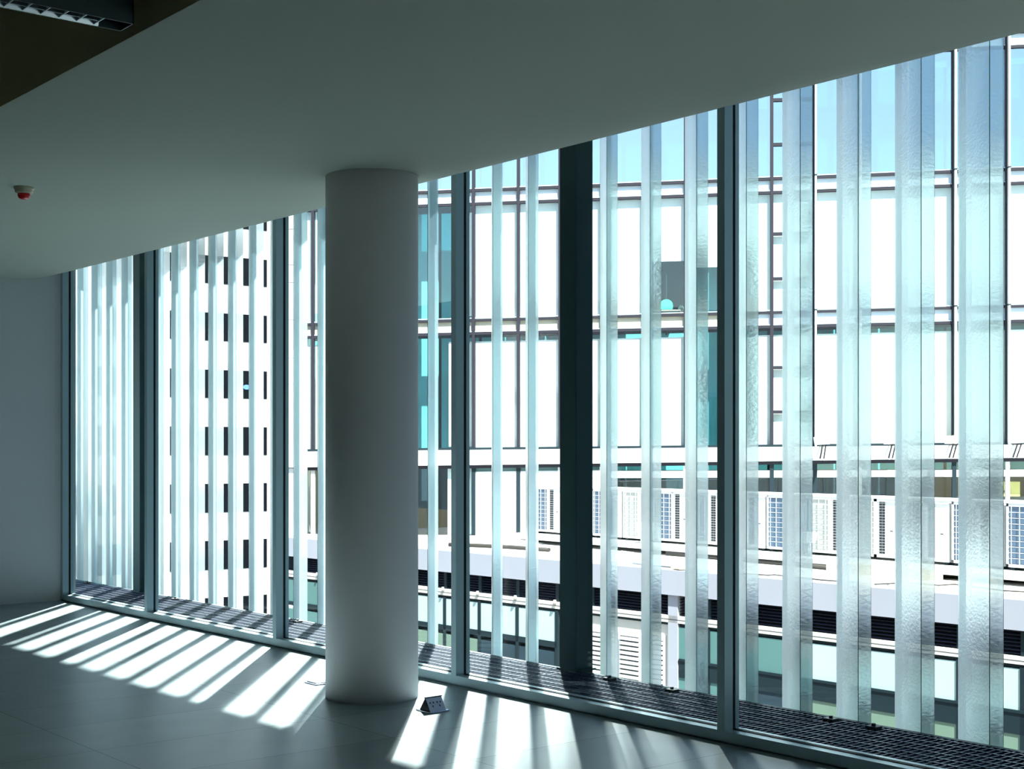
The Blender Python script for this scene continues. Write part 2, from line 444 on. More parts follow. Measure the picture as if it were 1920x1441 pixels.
# ------------------------------------------------------------------ ceiling luminaire
lz = EYE + 1.70; lx1 = -5.33; lx0 = lx1 - .125; ly1 = 2.40; ly0 = 0.9
r = empty('louvre_luminaire', (lx0, ly0, lz), label='dark grey hanging louvre luminaire in the upper left corner', cat='ceiling light')
b = MB(); b.box(lx1 - .004, lx1, ly0, ly1, lz, lz + .28); b.box(lx0, lx0 + .004, ly0, ly1, lz, lz + .28)
b.box(lx0, lx1, ly1 - .004, ly1, lz, lz + .28); b.box(lx0, lx1, ly0, ly0 + .004, lz, lz + .28); b.box(lx0, lx1, ly0, ly1, lz + .28, lz + .284)
adopt(b.build('housing', M['lum_dark']), r)
b = MB(); y = ly1 - .12
b.box(lx0 + .004, lx1 - .004, ly1 - .12, ly1 - .004, lz + .03, lz + .034)
adopt(b.build('end_plate', M['black']), r)
while y > ly0:
    b = MB()
    b.hexa([(lx0 + .004, y, lz + .002), (lx1 - .004, y, lz + .002), (lx1 - .004, y + .003, lz + .002), (lx0 + .004, y + .003, lz + .002),
            (lx0 + .004, y - .022, lz + .045), (lx1 - .004, y - .022, lz + .045), (lx1 - .004, y + .012, lz + .045), (lx0 + .004, y + .012, lz + .045)])
    adopt(b.build('cross_blade', M['lum_blade']), r); y -= .072
b = MB(); b.box((lx0 + lx1) / 2 - .0015, (lx0 + lx1) / 2 + .0015, ly0, ly1 - .12, lz + .004, lz + .03)
b.hexa([(lx0 + .004, ly0, lz), (lx0 + .012, ly0, lz), (lx0 + .012, ly1 - .1, lz), (lx0 + .004, ly1 - .1, lz), (lx0 + .004, ly0, lz + .06), (lx0 + .03, ly0, lz + .06), (lx0 + .03, ly1 - .1, lz + .06), (lx0 + .004, ly1 - .1, lz + .06)])
adopt(b.build('reflector', M['lum_blade']), r)
for y in (ly0 + .15, ly1 - .25):
    b = MB(); b.tube([((lx0 + lx1) / 2, y, lz + .28), ((lx0 + lx1) / 2, y, 3.95)], .004, 6); adopt(b.build('hanger', M['lum_dark']), r)

# ------------------------------------------------------------------ fire detector on the ceiling
t = (ZC - EYE) * F / (HOR - 351); p = ray(45) * t
r = empty('fire_detector', (p.x, p.y, ZC), label='small cream fire detector with a red lens on the ceiling at left', cat='detector')
b = MB(); b.lathe([(.064, 0), (.064, -.012), (.058, -.018), (.058, -.030), (.046, -.042)], (p.x, p.y, ZC), 28)
adopt(b.build('base', M['beige'], smooth=True), r)
b = MB(); b.lathe([(.038, -.042), (.040, -.056), (.034, -.070), (.018, -.078)], (p.x, p.y, ZC), 24)
tag(adopt(b.build('lens', M['red'], smooth=True), r), 'red lens')

# ------------------------------------------------------------------ floor sockets
def base_plate(x1, y0, s, root):
    b = MB(); b.box(x1 - s, x1, y0, y0 + s, 0, .009)
    adopt(b.build('plate', M['chrome'], bevel=.002), root)
sx, sy, S = -6.712, 4.862, .145
r = empty('pop_up_floor_socket', (sx, sy, 0), label='open pop-up floor socket with two outlets right of the column', cat='floor socket', group='sockets let into the floor')
base_plate(sx, sy, S, r)
rx, rz = sx - .062, .082
b = MB()
b.hexa([(sx - .012, sy + .012, .009), (sx - .012, sy + .125, .009), (sx - .018, sy + .125, .009), (sx - .018, sy + .012, .009),
        (rx, sy + .012, rz), (rx, sy + .125, rz), (rx - .005, sy + .125, rz), (rx - .005, sy + .012, rz)])
adopt(b.build('socket_face', M['lilac']), r)
b = MB()
b.v = [(sx - .014, sy + .010, .009), (rx - .002, sy + .010, rz + .002), (sx - .118, sy + .010, .009), (sx - .014, sy + .014, .009), (rx - .002, sy + .014, rz + .002), (sx - .118, sy + .014, .009)]
b.f = [(0, 1, 2), (5, 4, 3), (0, 3, 4, 1), (1, 4, 5, 2), (2, 5, 3, 0)]
cheek = b
b = MB(); b.v = [(x, y + .113, z) for x, y, z in cheek.v]; b.f = cheek.f
adopt(cheek.build('side_cheek', M['black']), r)
adopt(b.build('side_cheek', M['black']), r)
b = MB(); b.hexa([(rx + .003, sy + .006, rz), (rx + .003, sy + .131, rz), (rx - .008, sy + .131, rz), (rx - .008, sy + .006, rz), (rx + .001, sy + .006, rz + .006), (rx + .001, sy + .131, rz + .006), (rx - .006, sy + .131, rz + .006), (rx - .006, sy + .006, rz + .006)])
b.hexa([(sx - .116, sy + .014, .009), (sx - .116, sy + .125, .009), (sx - .120, sy + .125, .009), (sx - .120, sy + .014, .009), (rx - .004, sy + .014, rz), (rx - .004, sy + .125, rz), (rx - .008, sy + .125, rz), (rx - .008, sy + .014, rz)])
adopt(b.build('lid', M['black']), r)
nv = Vector((rz - .009, 0, 0.05)).normalized()
for oy in (.043, .093):
    for dy, dh in ((-.011, .62), (.011, .62 - .0), (0, .36)):
        h = dh; x = (sx - .012) + (rx - (sx - .012)) * h; z = .009 + (rz - .009) * h
        if dy > 0: x -= 0; 
        b = MB(); c = Vector((x, sy + oy + dy, z)) + nv * .0012
        up = Vector((rx - (sx - .012), 0, rz - .009)).normalized(); sd = Vector((0, 1, 0))
        hw, hh = (.0028, .0055)
        b.hexa([c - sd * hw - up * hh - nv * .001, c + sd * hw - up * hh - nv * .001, c + sd * hw + up * hh - nv * .001, c - sd * hw + up * hh - nv * .001,
                c - sd * hw - up * hh + nv * .001, c + sd * hw - up * hh + nv * .001, c + sd * hw + up * hh + nv * .001, c - sd * hw + up * hh + nv * .001])
        adopt(b.build('socket_hole', M['black']), r)
q = ground(592, 1285); qx, qy = q.x, 4.86
r = empty('closed_floor_socket', (qx, qy, 0), label='closed floor socket with a flat steel lid left of the column', cat='floor socket', group='sockets let into the floor')
base_plate(qx, qy, S, r)
b = MB(); b.box(qx - S + .012, qx - .012, qy + .012, qy + S - .012, .009, .016)
adopt(b.build('lid', M['chrome'], bevel=.002), r)

# ================================================================== outside
class Plane:                   # an upright plane through picture column u0 at depth d0, running towards column vp
    def __init__(s, u0, d0, vp):
        s.o = ray(u0) * d0
        a = (vp - 960.0) / F; e = (VD + VR * a).normalized()
        if vp < 960: e = -e
        s.e = e                                   # to the right in the picture
        s.n = Vector((e.y, -e.x, 0))              # towards the viewer
        if s.n.dot(s.o) > 0: s.n = -s.n
    def s_of(s, u):
        r = ray(u); den = r.x * s.e.y - r.y * s.e.x
        t = (s.o.x * s.e.y - s.o.y * s.e.x) / den
        return (r * t - s.o).dot(s.e), t
    def z_of(s, u, v):
        return EYE + (HOR - v) / F * s.s_of(u)[1]
    def P(s, t, z, out=0.0):
        p = s.o + s.e * t + s.n * out; return Vector((p.x, p.y, z))
    def row(s, u1, v1, u2, v2):                   # height of a nearly level line as a function of the distance along the plane
        t1, t2 = s.s_of(u1)[0], s.s_of(u2)[0]; z1, z2 = s.z_of(u1, v1), s.z_of(u2, v2)
        return lambda t: z1 + (z2 - z1) * (t - t1) / (t2 - t1)
    def slab(s, b, t0, t1, za, zb, o0, o1):       # za, zb: number or row function
        f = lambda z, t: z(t) if callable(z) else z
        b.hexa([s.P(t0, f(za, t0), o0), s.P(t1, f(za, t1), o0), s.P(t1, f(za, t1), o1), s.P(t0, f(za, t0), o1),
                s.P(t0, f(zb, t0), o0), s.P(t1, f(zb, t1), o0), s.P(t1, f(zb, t1), o1), s.P(t0, f(zb, t0), o1)])
def off(r, d): return lambda t: r(t) + d

ROOF = EYE - 2.55
ZG = -12.0

# ---- ground of the yard
b = MB(); b.box(-140, 90, 6.9, 160, ZG - .2, ZG)
o = tag(b.build('yard_ground', M['ground']), 'grey ground of the yard far below the window', 'ground', kind='structure'); o.name = 'floor_yard'

# ---- glass office block across the yard
fp = Plane(1340, 41.0, -21000)
Z0a = fp.row(790, 112, 1905, 60);  Z0b = fp.row(790, 140, 1905, 88)
Z1a = fp.row(790, 361.3, 1905, 317.5); Z1b = fp.row(790, 386.7, 1905, 344)
Z2a = fp.row(790, 602.7, 1905, 574);   Z2b = fp.row(790, 627.8, 1905, 602.5)
Z3a = fp.row(790, 844, 1905, 833);     Z3b = fp.row(790, 872.5, 1905, 858)
Z4a = fp.row(790, 884, 1905, 880);     Z4b = fp.row(790, 897, 1905, 893)
ZT = off(Z0b, 8.0)
U = [562, 587, 660, 735, 810, 888, 972, 1050, 1128, 1207, 1285, 1366, 1447, 1528, 1612, 1699, 1789, 1889, 1990, 2090, 2200, 2320, 2450, 2590, 2740, 2900]
ts = [fp.s_of(u)[0] for u in U]
tL = fp.s_of(512)[0]
of = empty('glass_office_block', fp.P(ts[10], ZG), label='glass office block with white fascia and steel mullions across the yard', cat='building')
def oput(o): return adopt(o, of)
b = MB(); fp.slab(b, tL, ts[-1], ZG, ZT, -9, -2.2)
oput(b.build('core', M['dark_back']))
b = MB(); fp.slab(b, tL, ts[0], ROOF, ZT, -2.2, 0.05)
c = oput(b.build('white_panel_wall', M['white_metal']))
for v in (497, 530, 671, 846, 877, 720, 600, 430):
    b = MB(); z = fp.z_of(541, v); fp.slab(b, tL, ts[0], z - .006, z + .006, 0.05, 0.056)
    jj = b.build('panel_joint', M['mullion']); jj.parent = c
    jj.location = -Vector(of.location) - Vector(c.location)
# bands
def band(name, za, zb, m, o0, o1, t0=ts[0], t1=ts[-1]):
    b = MB(); fp.slab(b, t0, t1, za, zb, o0, o1); return oput(b.build(name, m))
band('spandrel', Z1b, Z1a, M['pale_spandrel'], -.3, -.04)
band('spandrel', Z2b, Z2a, M['khaki'], -.3, -.04, ts[0], fp.s_of(1400)[0])
band('spandrel', Z2b, Z2a, M['pale_spandrel'], -.3, -.04, fp.s_of(1400)[0], ts[-1])
band('spandrel', Z0b, Z0a, M['pale_spandrel'], -.3, -.04)
band('fascia', Z3b, Z3a, M['white_metal'], -.3, .18, tL)
for zf in (Z0a, Z0b, Z1a, Z1b, Z2a, Z2b):
    band('transom', off(zf, -.035), off(zf, .035), M['mullion'], -.06, .05)
    band('transom', off(zf, .05), off(zf, .075), M['pale_spandrel'], -.06, .03)
band('transom', off(Z3a, .0), off(Z3a, .07), M['rail_dark'], -.06, .10)
band('transom', off(Z3b, -.10), off(Z3b, .0), M['mullion'], -.3, .10)
band('white_rail', Z4b, Z4a, M['white_metal'], -.2, .02, fp.s_of(1090)[0])
# mullions and fins
for i, (u, t) in enumerate(zip(U, ts)):
    b = MB()
    if u >= 1528:
        wdt = .07 if u < 1700 else .10
        fp.slab(b, t - .02, t + .03, Z3a, ZT, -.06, .16 + wdt); 
        o = oput(b.build('facade_blade', M['white_metal']))
        b2 = MB(); fp.slab(b2, t - .07, t - .02, Z3a, ZT, -.06, .08); oput(b2.build('mullion', M['mullion']))
        for zf in (Z0a, Z1a, Z2a):
            b3 = MB(); fp.slab(b3, t - .03, t + .04, off(zf, .02), off(zf, .05), -.06, .18 + wdt)
            oput(b3.build('blade_joint', M['rail_dark']))
    else:
        fp.slab(b, t - .045, t + .045, Z3a, ZT, -.06, .06); oput(b.build('mullion', M['mullion']))
    b = MB(); fp.slab(b, t - .06, t + .06, ROOF, Z3b, -.06, .03)
    oput(b.build('lower_mullion', M['rail_dark'] if i in (4, 5, 6, 11, 12, 13, 16) else M['white_metal']))
t0, t1 = fp.s_of(1450)[0], fp.s_of(1525)[0]
for v in (187.5, 271, 438.5, 522.5, 689, 772):
    b = MB(); z = fp.z_of(1460, v); fp.slab(b, t0, t1, z - .045, z + .045, -.05, .05)
    oput(b.build('narrow_transom', M['mullion']))

# windows: a pane, and what hangs or stands behind it
def cell(i, lo, hi, back, frac=1.0, part=None, glass='fac_glass'):
    ta, tb = ts[i] + .045, ts[i + 1] - .045
    b = MB(); fp.slab(b, ta, tb, lo, hi, -.02, -.012)
    wn = oput(b.build('window', M[glass]))
    def sub(name, m, a, c, z0, z1, o0, o1):
        b = MB(); fp.slab(b, a, c, z0, z1, o0, o1); s = b.build(name, m); s.parent = wn
        s.location = -Vector(wn.location) - Vector(of.location); return s
    top = hi
    if frac > 0:
        bot = (lambda t: hi(t) - (hi(t) - lo(t)) * frac) if frac < 1 else lo
        a, c = (ta, tb) if part is None else (ta + (tb - ta) * part[0], ta + (tb - ta) * part[1])
        sub('blind', M['blind'], a, c, bot, off(hi, -.22 if back == 'teal_back' and frac >= .96 else -.02), -.13, -.12)
    if True:
        sub('room_back', M[back], ta, tb, lo, hi, -1.5, -1.4)
    return wn, sub
for i in range(len(U) - 1):
    uc = (U[i] + U[i + 1]) / 2
    # storey R0 and R1: mostly mirrors of the sky
    cell(i, Z0a, ZT, 'sky_blue_back', 0, glass='sky_glass')
    fr1 = .13 if uc > 1600 else (0.0 if uc > 1100 else (0.35 if uc < 900 else 0))
    cell(i, Z1a, Z0b, 'sky_blue_back', fr1, glass='sky_glass')
    # storey R2
    if i in (3, 4): cell(i, Z2a, Z1b, 'teal_back', .96, part=(.45, 1) if i == 4 else None) if i == 4 else cell(i, Z2a, Z1b, 'teal_back', 0)
    elif i == 9: cell(i, Z2a, Z1b, 'dark_back', .54)
    elif i == 10: cell(i, Z2a, Z1b, 'teal_back', .60)
    elif i == 1: cell(i, Z2a, Z1b, 'teal_back', .9, part=(0, .1))
    else: cell(i, Z2a, Z1b, 'sky_blue_back', 1.0)
    # storey R3
    if i == 3: cell(i, Z3a, Z2b, 'teal_back', 0)
    elif i == 4: cell(i, Z3a, Z2b, 'teal_back', .97, part=(.38, 1))
    elif i == 10: cell(i, Z3a, Z2b, 'teal_back', 0)
    else: cell(i, Z3a, Z2b, 'teal_back', 1.0)
    # ground storey behind the roof plant
    if i < 5: cell(i, ROOF, Z3b, 'dark_back', .0 if i < 4 else 1, part=None if i < 4 else (.35, 1))
    elif i < 8:
        b = MB(); fp.slab(b, ts[i] + .06, ts[i + 1] - .06, ROOF, off(Z3b, -.2), -.2, .0); oput(b.build('white_door', M['white_metal']))
        b = MB(); fp.slab(b, ts[i] + .06, ts[i + 1] - .06, off(Z3b, -.2), Z3b, -.2, -.05); oput(b.build('fanlight', M['teal_glass']))
    else:
        cell(i, Z4a, Z3b, 'teal_back', 0)
        cell(i, ROOF, Z4b, 'dark_back', 0)

# things inside the office windows
def fbox(name, u0, u1, v0, v1, o0, o1, m, parent=None, bevel=0):
    ta, tb = fp.s_of(u0)[0], fp.s_of(u1)[0]; um = (u0 + u1) / 2
    b = MB(); fp.slab(b, ta, tb, fp.z_of(um, v1), fp.z_of(um, v0), o0, o1)
    return b
# green office chair with desk items, seen through the dark window
ta = fp.s_of(1249)[0]; zc = fp.z_of(1249, 568)
r = empty('office_chair', fp.P(ta, zc - .9, -.7), label='bright green round-backed office chair behind the dark office window', cat='chair')
b = MB(); pts = []
for k in range(25):
    a = math.pi * (k / 24 * 1.3 - .15); pts.append((ta + .20 * math.cos(a), zc + .20 * math.sin(a) - .02))
n = len(pts)
b.v = [tuple(fp.P(t, z, -.66)) for t, z in pts] + [tuple(fp.P(t, z, -.72)) for t, z in pts]
b.f = [tuple(range(n)), tuple(range(2 * n - 1, n - 1, -1))] + [(k, (k + 1) % n, n + (k + 1) % n, n + k) for k in range(n)]
adopt(b.build('backrest', M['green_chair']), r)
b = MB(); fp.slab(b, ta - .2, ta + .2, zc - .42, zc - .36, -1.2, -.8); adopt(b.build('seat', M['black']), r)
b = MB(); b.tube([fp.P(ta, zc - .36, -1.0), fp.P(ta, zc - .85, -1.0)], .03); adopt(b.build('stem', M['black']), r)
b = MB(); fp.slab(b, ts[9] + .05, ts[10] - .05, fp.z_of(1262, 581), fp.z_of(1262, 579.5), -.65, -.15)
fp.slab(b, ts[9] + .1, ts[9] + .16, fp.z_of(1262, 586), fp.z_of(1262, 581), -.6, -.2); fp.slab(b, ts[10] - .16, ts[10] - .1, fp.z_of(1262, 586), fp.z_of(1262, 581), -.6, -.2)
o = tag(b.build('desk', M['cream']), 'thin pale desk below the green chair in the dark office window', 'desk')
b = MB(); tm = fp.s_of(1277)[0]; zd = fp.z_of(1262, 579.5); b.lathe([(.07, 0), (.09, .05), (.06, .12), (.03, .15)], tuple(fp.P(tm, zd, -.35)), 14)
tag(b.build('desk_plant', M['green_pane'], smooth=True), 'small pot plant on the desk in the dark office window', 'plant')
# yellow carton in the storey behind the roof plant, with its dark printed mark
ta, tb = fp.s_of(1881)[0], fp.s_of(1918)[0]; z0, z1 = fp.z_of(1900, 931), fp.z_of(1900, 903)
r = empty('yellow_carton', fp.P(ta, z0, -.4), label='yellow cardboard carton behind the lower right office window', cat='box')
b = MB(); fp.slab(b, ta, tb, z0, z1, -.8, -.35); adopt(b.build('carton', M['yellow']), r)
b = MB(); u = 1887
for k, (a, c, e, g) in enumerate([(.10, .16, .12, .34), (.16, .22, .26, .40), (.24, .27, .12, .26), (.29, .32, .12, .24), (.34, .37, .12, .26)]):
    fp.slab(b, ta + (tb - ta) * a, ta + (tb - ta) * c, z0 + (z1 - z0) * e, z0 + (z1 - z0) * g, -.35, -.347)
adopt(b.build('printed_mark', M['black']), r)
b = MB(); fp.slab(b, ts[16], ts[18], ROOF, z0, -.9, -.3); tag(b.build('storage_shelf', M['rail_dark']), 'dark low shelf under the yellow carton', 'shelf')

# floodlights standing off the fascia
for k, (u, lab) in enumerate([(1537, 'second window bay of the rightmost pane'), (1665, ''), (1778, ''), (1897, '')]):
    t = fp.s_of(u)[0]; zt = fp.z_of(u, 819.5 + (1537 - u) * .008); h = .27
    lbl = ['white floodlight on the fascia, leftmost of the four', 'white floodlight on the fascia, second from the left, half behind a fin', 'white floodlight on the fascia, third from the left', 'white floodlight on the fascia, nearest the right picture edge'][k]
    r = empty('floodlight', fp.P(t, zt - h, .2), label=lbl, cat='floodlight', group='floodlights on the office fascia')
    b = MB()
    b.hexa([fp.P(t - .20, zt - .22, .55), fp.P(t + .20, zt - .20, .55), fp.P(t + .20, zt - .20, .85), fp.P(t - .20, zt - .22, .85),
            fp.P(t - .24, zt, .62), fp.P(t + .18, zt + .03, .62), fp.P(t + .18, zt + .03, .92), fp.P(t - .24, zt, .92)])
    adopt(b.build('lamp_head', M['white_metal']), r)
    b = MB(); b.tube([fp.P(t, zt - .24, .17), fp.P(t, zt - .24, .75)], .025, 6); b.tube([fp.P(t + .1, zt - .24, .17), fp.P(t + .1, zt - .24, .75)], .025, 6)
    b.tube([fp.P(t, zt - .24, .7), fp.P(t, zt - .6, .18)], .02, 6); b.tube([fp.P(t + .1, zt - .24, .7), fp.P(t + .1, zt - .6, .18)], .02, 6)
    adopt(b.build('bracket', M['mullion']), r)

# ---- low block in front of it
lp = Plane(1341, 29.3, -1405)
A1 = lambda v1, v2: lp.row(1341, v1, 1900, v2)
tA, tB = lp.s_of(522)[0], lp.s_of(2900)[0]
PT = lp.row(785, 1027, 1920, 1123.6); PB = lp.row(785, 1065.5, 1920, 1180.6)
LB = lp.row(785, 1097, 1900, 1228); SB = lp.row(785, 1109, 1900, 1243)
G1 = lp.row(820, 1168, 1900, 1334); G1b = lp.row(820, 1176, 1900, 1350); 
lb = empty('low_plant_block', lp.P(0, ZG), label='low building with pale concrete roof edge and dark louvre strip', cat='building')
def lput(o): return adopt(o, lb)
def lband(name, za, zb, m, o0, o1, a=tA, c=tB, par=None):
    b = MB(); lp.slab(b, a, c, za, zb, o0, o1); return lput(b.build(name, m))
lband('roof_edge', PB, PT, M['fascia'], -.5, 0.14)
lband('core', ZG, off(PB, -.02), M['rail_dark'], -1.0, -.6)
# roof deck reaching back to the office block
b = MB()
p1, p2 = lp.P(tA, ROOF, -.45), lp.P(tB, ROOF, -.45)
p3, p4 = fp.P(ts[-1], ROOF, -.1), fp.P(fp.s_of(505)[0], ROOF, -.1)
for z in (-.3, 0): b.v += [tuple(p + Vector((0, 0, z))) for p in (p1, p2, p3, p4)]
b.f = [(0, 1, 2, 3), (4, 5, 6, 7), (0, 1, 5, 4), (1, 2, 6, 5), (2, 3, 7, 6), (3, 0, 4, 7)]
lput(b.build('roof_deck', M['roof']))
lband('sill_band', SB, LB, M['cream'], -.3, 0.06)
lband('sill_band', lambda t: (SB(t) * .55 + LB(t) * .45), lambda t: (SB(t) * .5 + LB(t) * .5), M['mullion'], 0.06, 0.065)
lband('under_sill_rail', off(SB, -.06), SB, M['rail_dark'], -.3, .0)  # dark line below the sill band
lband('louvre_backing', LB, PB, M['black'], -.6, -.22)
LU = [600, 660, 720, 778, 836, 901, 972, 1046, 1112, 1262, 1330, 1410, 1500, 1590, 1690, 1800, 1920, 2050, 2200, 2370, 2560, 2760]
lt = [lp.s_of(u)[0] for u in LU]
nb = 7
for a, c in zip([tA] + lt, lt + [tB]):
    b = MB()
    for k in range(nb):
        f0 = (k + .15) / nb; f1 = (k + .55) / nb
        z0 = lambda t, f=f0: PB(t) + (LB(t) - PB(t)) * f
        z1 = lambda t, f=f1: PB(t) + (LB(t) - PB(t)) * f
        b.hexa([lp.P(a, z1(a), .0), lp.P(c, z1(c), .0), lp.P(c, z1(c) + .01, -.01), lp.P(a, z1(a) + .01, -.01),
                lp.P(a, z0(a), -.12), lp.P(c, z0(c), -.12), lp.P(c, z0(c) + .01, -.13), lp.P(a, z0(a) + .01, -.13)])
    lput(b.build('louvre', M['louvre_dark']))
for u, t in zip(LU, lt):
    b = MB(); lp.slab(b, t - .05, t + .05, LB, PB, -.22, .02); lput(b.build('louvre_post', M['rail_dark']))
    if u < 1050:
        b = MB(); b.lathe([(.03, -.05), (.045, 0), (.03, .05)], tuple(lp.P(t, (LB(t) + SB(t)) / 2 + .08, .1)), 10); lput(b.build('post_foot', M['cream'], smooth=True))
# glazing below the louvres
cells = list(zip([tA] + lt, lt + [tB], [522] + LU, LU + [2900]))
GREEN = lambda t: G1b(t) - 3.2
for k, (a, c, ua, uc) in enumerate(cells):
    if 1040 < ua < 1270 and uc < 1300: continue
    mat1 = M['white_pane'] if (600 < ua < 1000 or ua > 1480) else M['teal_glass']
    b = MB(); lp.slab(b, a + .04, c - .04, G1, off(SB, -.08), -.2, .03); w1 = lput(b.build('upper_glass', mat1))
    dark = (1400 <= ua < 1490) or (900 < ua < 1040)
    b = MB(); lp.slab(b, a + .04, c - .04, GREEN, off(G1b, -.12), -.2, .03)
    lput(b.build('lower_glass', M['dark_back'] if dark else (M['green_pane'] if ua > 1480 or 760 < ua < 900 else M['teal_glass'])))
    b = MB(); lp.slab(b, c - .05, c + .05, GREEN, off(SB, -.05), -.2, .05); lput(b.build('glazing_bar', M['rail_dark']))
b = MB(); lp.slab(b, tA, lp.s_of(1046)[0], off(G1b, -.02), G1, -.2, .05); lp.slab(b, lp.s_of(1276)[0], tB, off(G1b, -.22), G1, -.2, .05)
lput(b.build('transom', M['rail_dark']))
b = MB(); lp.slab(b, lp.s_of(1276)[0], tB, G1, off(G1, .05), -.2, .07); lput(b.build('transom_edge', M['rail_dark']))
# plant room doors with white louvres, and the pale post beside them
dA, dB = lp.s_of(1044)[0], lp.s_of(1252)[0]
DZ1 = off(SB, -.03)
lband('door_surround', GREEN, DZ1, M['cream'], -.2, -.02, dA, dB)
for u0, u1 in ((1052, 1100), (1104, 1150), (1160, 1203), (1208, 1248)):
    a, c = lp.s_of(u0)[0], lp.s_of(u1)[0]
    b = MB(); lp.slab(b, a, c, GREEN, off(SB, -.30), -.02, .02)
    d = lput(b.build('louvre_door', M['white_metal']))
    b = MB(); m_ = (c - a) * .10
    lp.slab(b, a + m_, c - m_, off(SB, -2.2), off(SB, -.42), .02, .024); s = b.build('slot_backing', M['black']); s.parent = d; s.location = -Vector(d.location) - Vector(lb.location)
    b = MB()
    for k in range(17):
        f = lambda t, k=k: SB(t) - .47 - k * .105
        lp.slab(b, a + m_, c - m_, off(f, -.038), off(f, .030), .02, .055)
    s = b.build('slat', M['white_metal']); s.parent = d; s.location = -Vector(d.location) - Vector(lb.location)
a, c = lp.s_of(1256)[0], lp.s_of(1274)[0]
b = MB(); lp.slab(b, a, c, GREEN, off(PB, -.01), -.2, .06); lput(b.build('pale_post', M['fascia']))

# ---- raised platform and the row of outdoor units
up = Plane(1443, 80400 / 2443.0, -1000)
PF = EYE - 2.35
tu0, tu1 = up.s_of(1000)[0], up.s_of(2100)[0]
pf = empty('equipment_platform', up.P(0, ROOF), label='low white platform carrying the row of outdoor units on the roof', cat='platform')
b = MB(); up.slab(b, tu0, tu1, PF - .09, PF, -.5, 1.25); adopt(b.build('deck', M['roof']), pf)
n = 16
for k in range(n):
    t = tu0 + .2 + (tu1 - tu0 - .4) * k / (n - 1)
    b = MB(); up.slab(b, t - .08, t + .08, ROOF, PF - .09, -.2, .2); adopt(b.build('support', M['pipe_dark']), pf)
def unit_mesh(coil, L):
    b = MB()
    return b
UH, UWd, UD = 1.34, 1.19, .75
def make_unit(warm):
    r = empty('outdoor_unit', (0, 0, 0))
    def ub(name, m, boxes, par=None):
        b = MB()
        for x in boxes: b.box(*x)
        o = b.build(name, m); o.parent = par or r; return o
    # local frame: x along the row, -y towards the viewer
    c = ub('casing', M['white_metal'], [(0, UWd, .04, UD, .06, UH - .04), (-.01, UWd + .01, -.01, UD + .01, UH - .04, UH), (0, .05, 0, .04, .06, UH - .04), (.56, .64, 0, .04, .06, UH - .04), (.56, UWd, 0.02, .04, .06, UH - .04), (0, UWd, 0, .04, .06, .12), (0, UWd, 0, .04, UH - .1, UH - .04)])
    ub('coil', M['coil_warm'] if warm else M['coil'], [(.05, .56, .02, .04, .12, UH - .1)])
    bars = [(.05, .56, -.012, -.004,   .12 + k * .112 - .0035, .12 + k * .112 + .0035) for k in range(1, 10)] + [(x - .0035, x + .0035, -.014, -.002, .12, UH - .1) for x in (.12, .3, .5)]
    ub('wire_guard', M['plastic_white'], bars)
    hol = []
    for k in range(19):
        z = .14 + k * .060
        for x in (.70, .78): hol.append((x, x + .062, .008, .02, z, z + .042))
    ub('vent_slot', M['black'], hol)
    ub('foot', M['rail_dark'], [(.05, .15, .05, UD, 0, .06)]); ub('foot', M['rail_dark'], [(UWd - .15, UWd - .05, .05, UD, 0, .06)])
    ub('access_handle', M['mullion'], [(.98, 1.05, .01, .02, .62, .635)])
    return r
def copy_tree(o, parent=None):
    c = o.copy(); COL.objects.link(c)
    if parent is not None: c.parent = parent
    for ch in list(o.children): copy_tree(ch, c)
    return c
pa, pb = make_unit(False), make_unit(True)
used = set()
ang = math.atan2(up.e.y, up.e.x)
k = 0
poss = []
p_ = 3.745e-4 - .126e-4 * 4
while p_ < 4.99e-4:
    poss.append(p_); p_ += .126e-4
poss = poss[::-1]
for k, p_ in enumerate(poss):
    u = 1 / p_ - 1000                      # where the slotted strip shows
    t = up.s_of(u)[0] - .77
    src = pb if k in (3, 8, 9) else pa
    if src.name in used: o = copy_tree(src)
    else: o = src; used.add(src.name)
    o.location = up.P(t, PF, .3)
    o.rotation_euler = (0, 0, ang)
    o['label'] = 'white outdoor cooling unit on the roof, %s from the left in the row' % ORD[k]
    o['category'] = 'outdoor unit'; o['group'] = 'outdoor units in a row on the roof'

# refrigerant pipe cowls: white hoods on pipe legs in front of the units
for k, (u, v0, v1) in enumerate([(1114, 985, 1010), (1247, 981, 1017), (1552, 997, 1038)]):
    t = up.s_of(u)[0]; zt = up.z_of(u, v0) ; sc = 1.0
    lab = ['left', 'middle', 'right'][k]
    r = empty('pipe_cowl', up.P(t, PF, .7), label='small white pipe cowl on thin legs, %s one of three in front of the units' % lab, cat='pipe cowl', group='pipe cowls before the outdoor units')
    b = MB(); h0 = PF + .30; h1 = PF + .52
    b.hexa([up.P(t - .11, h0, .55), up.P(t + .13, h0, .55), up.P(t + .13, h0, .85), up.P(t - .11, h0, .85), up.P(t - .16, h1, .5), up.P(t + .15, h1, .5), up.P(t + .15, h1, .85), up.P(t - .16, h1, .85)])
    adopt(b.build('hood', M['plastic_white']), r)
    for dx in (-.09, .0, .06, .11):
        b = MB(); b.tube([up.P(t + dx, h0 + .02, .7), up.P(t + dx * 1.2, PF + .004, .72)], .018, 8); adopt(b.build('pipe_leg', M['plastic_white'], smooth=True), r)

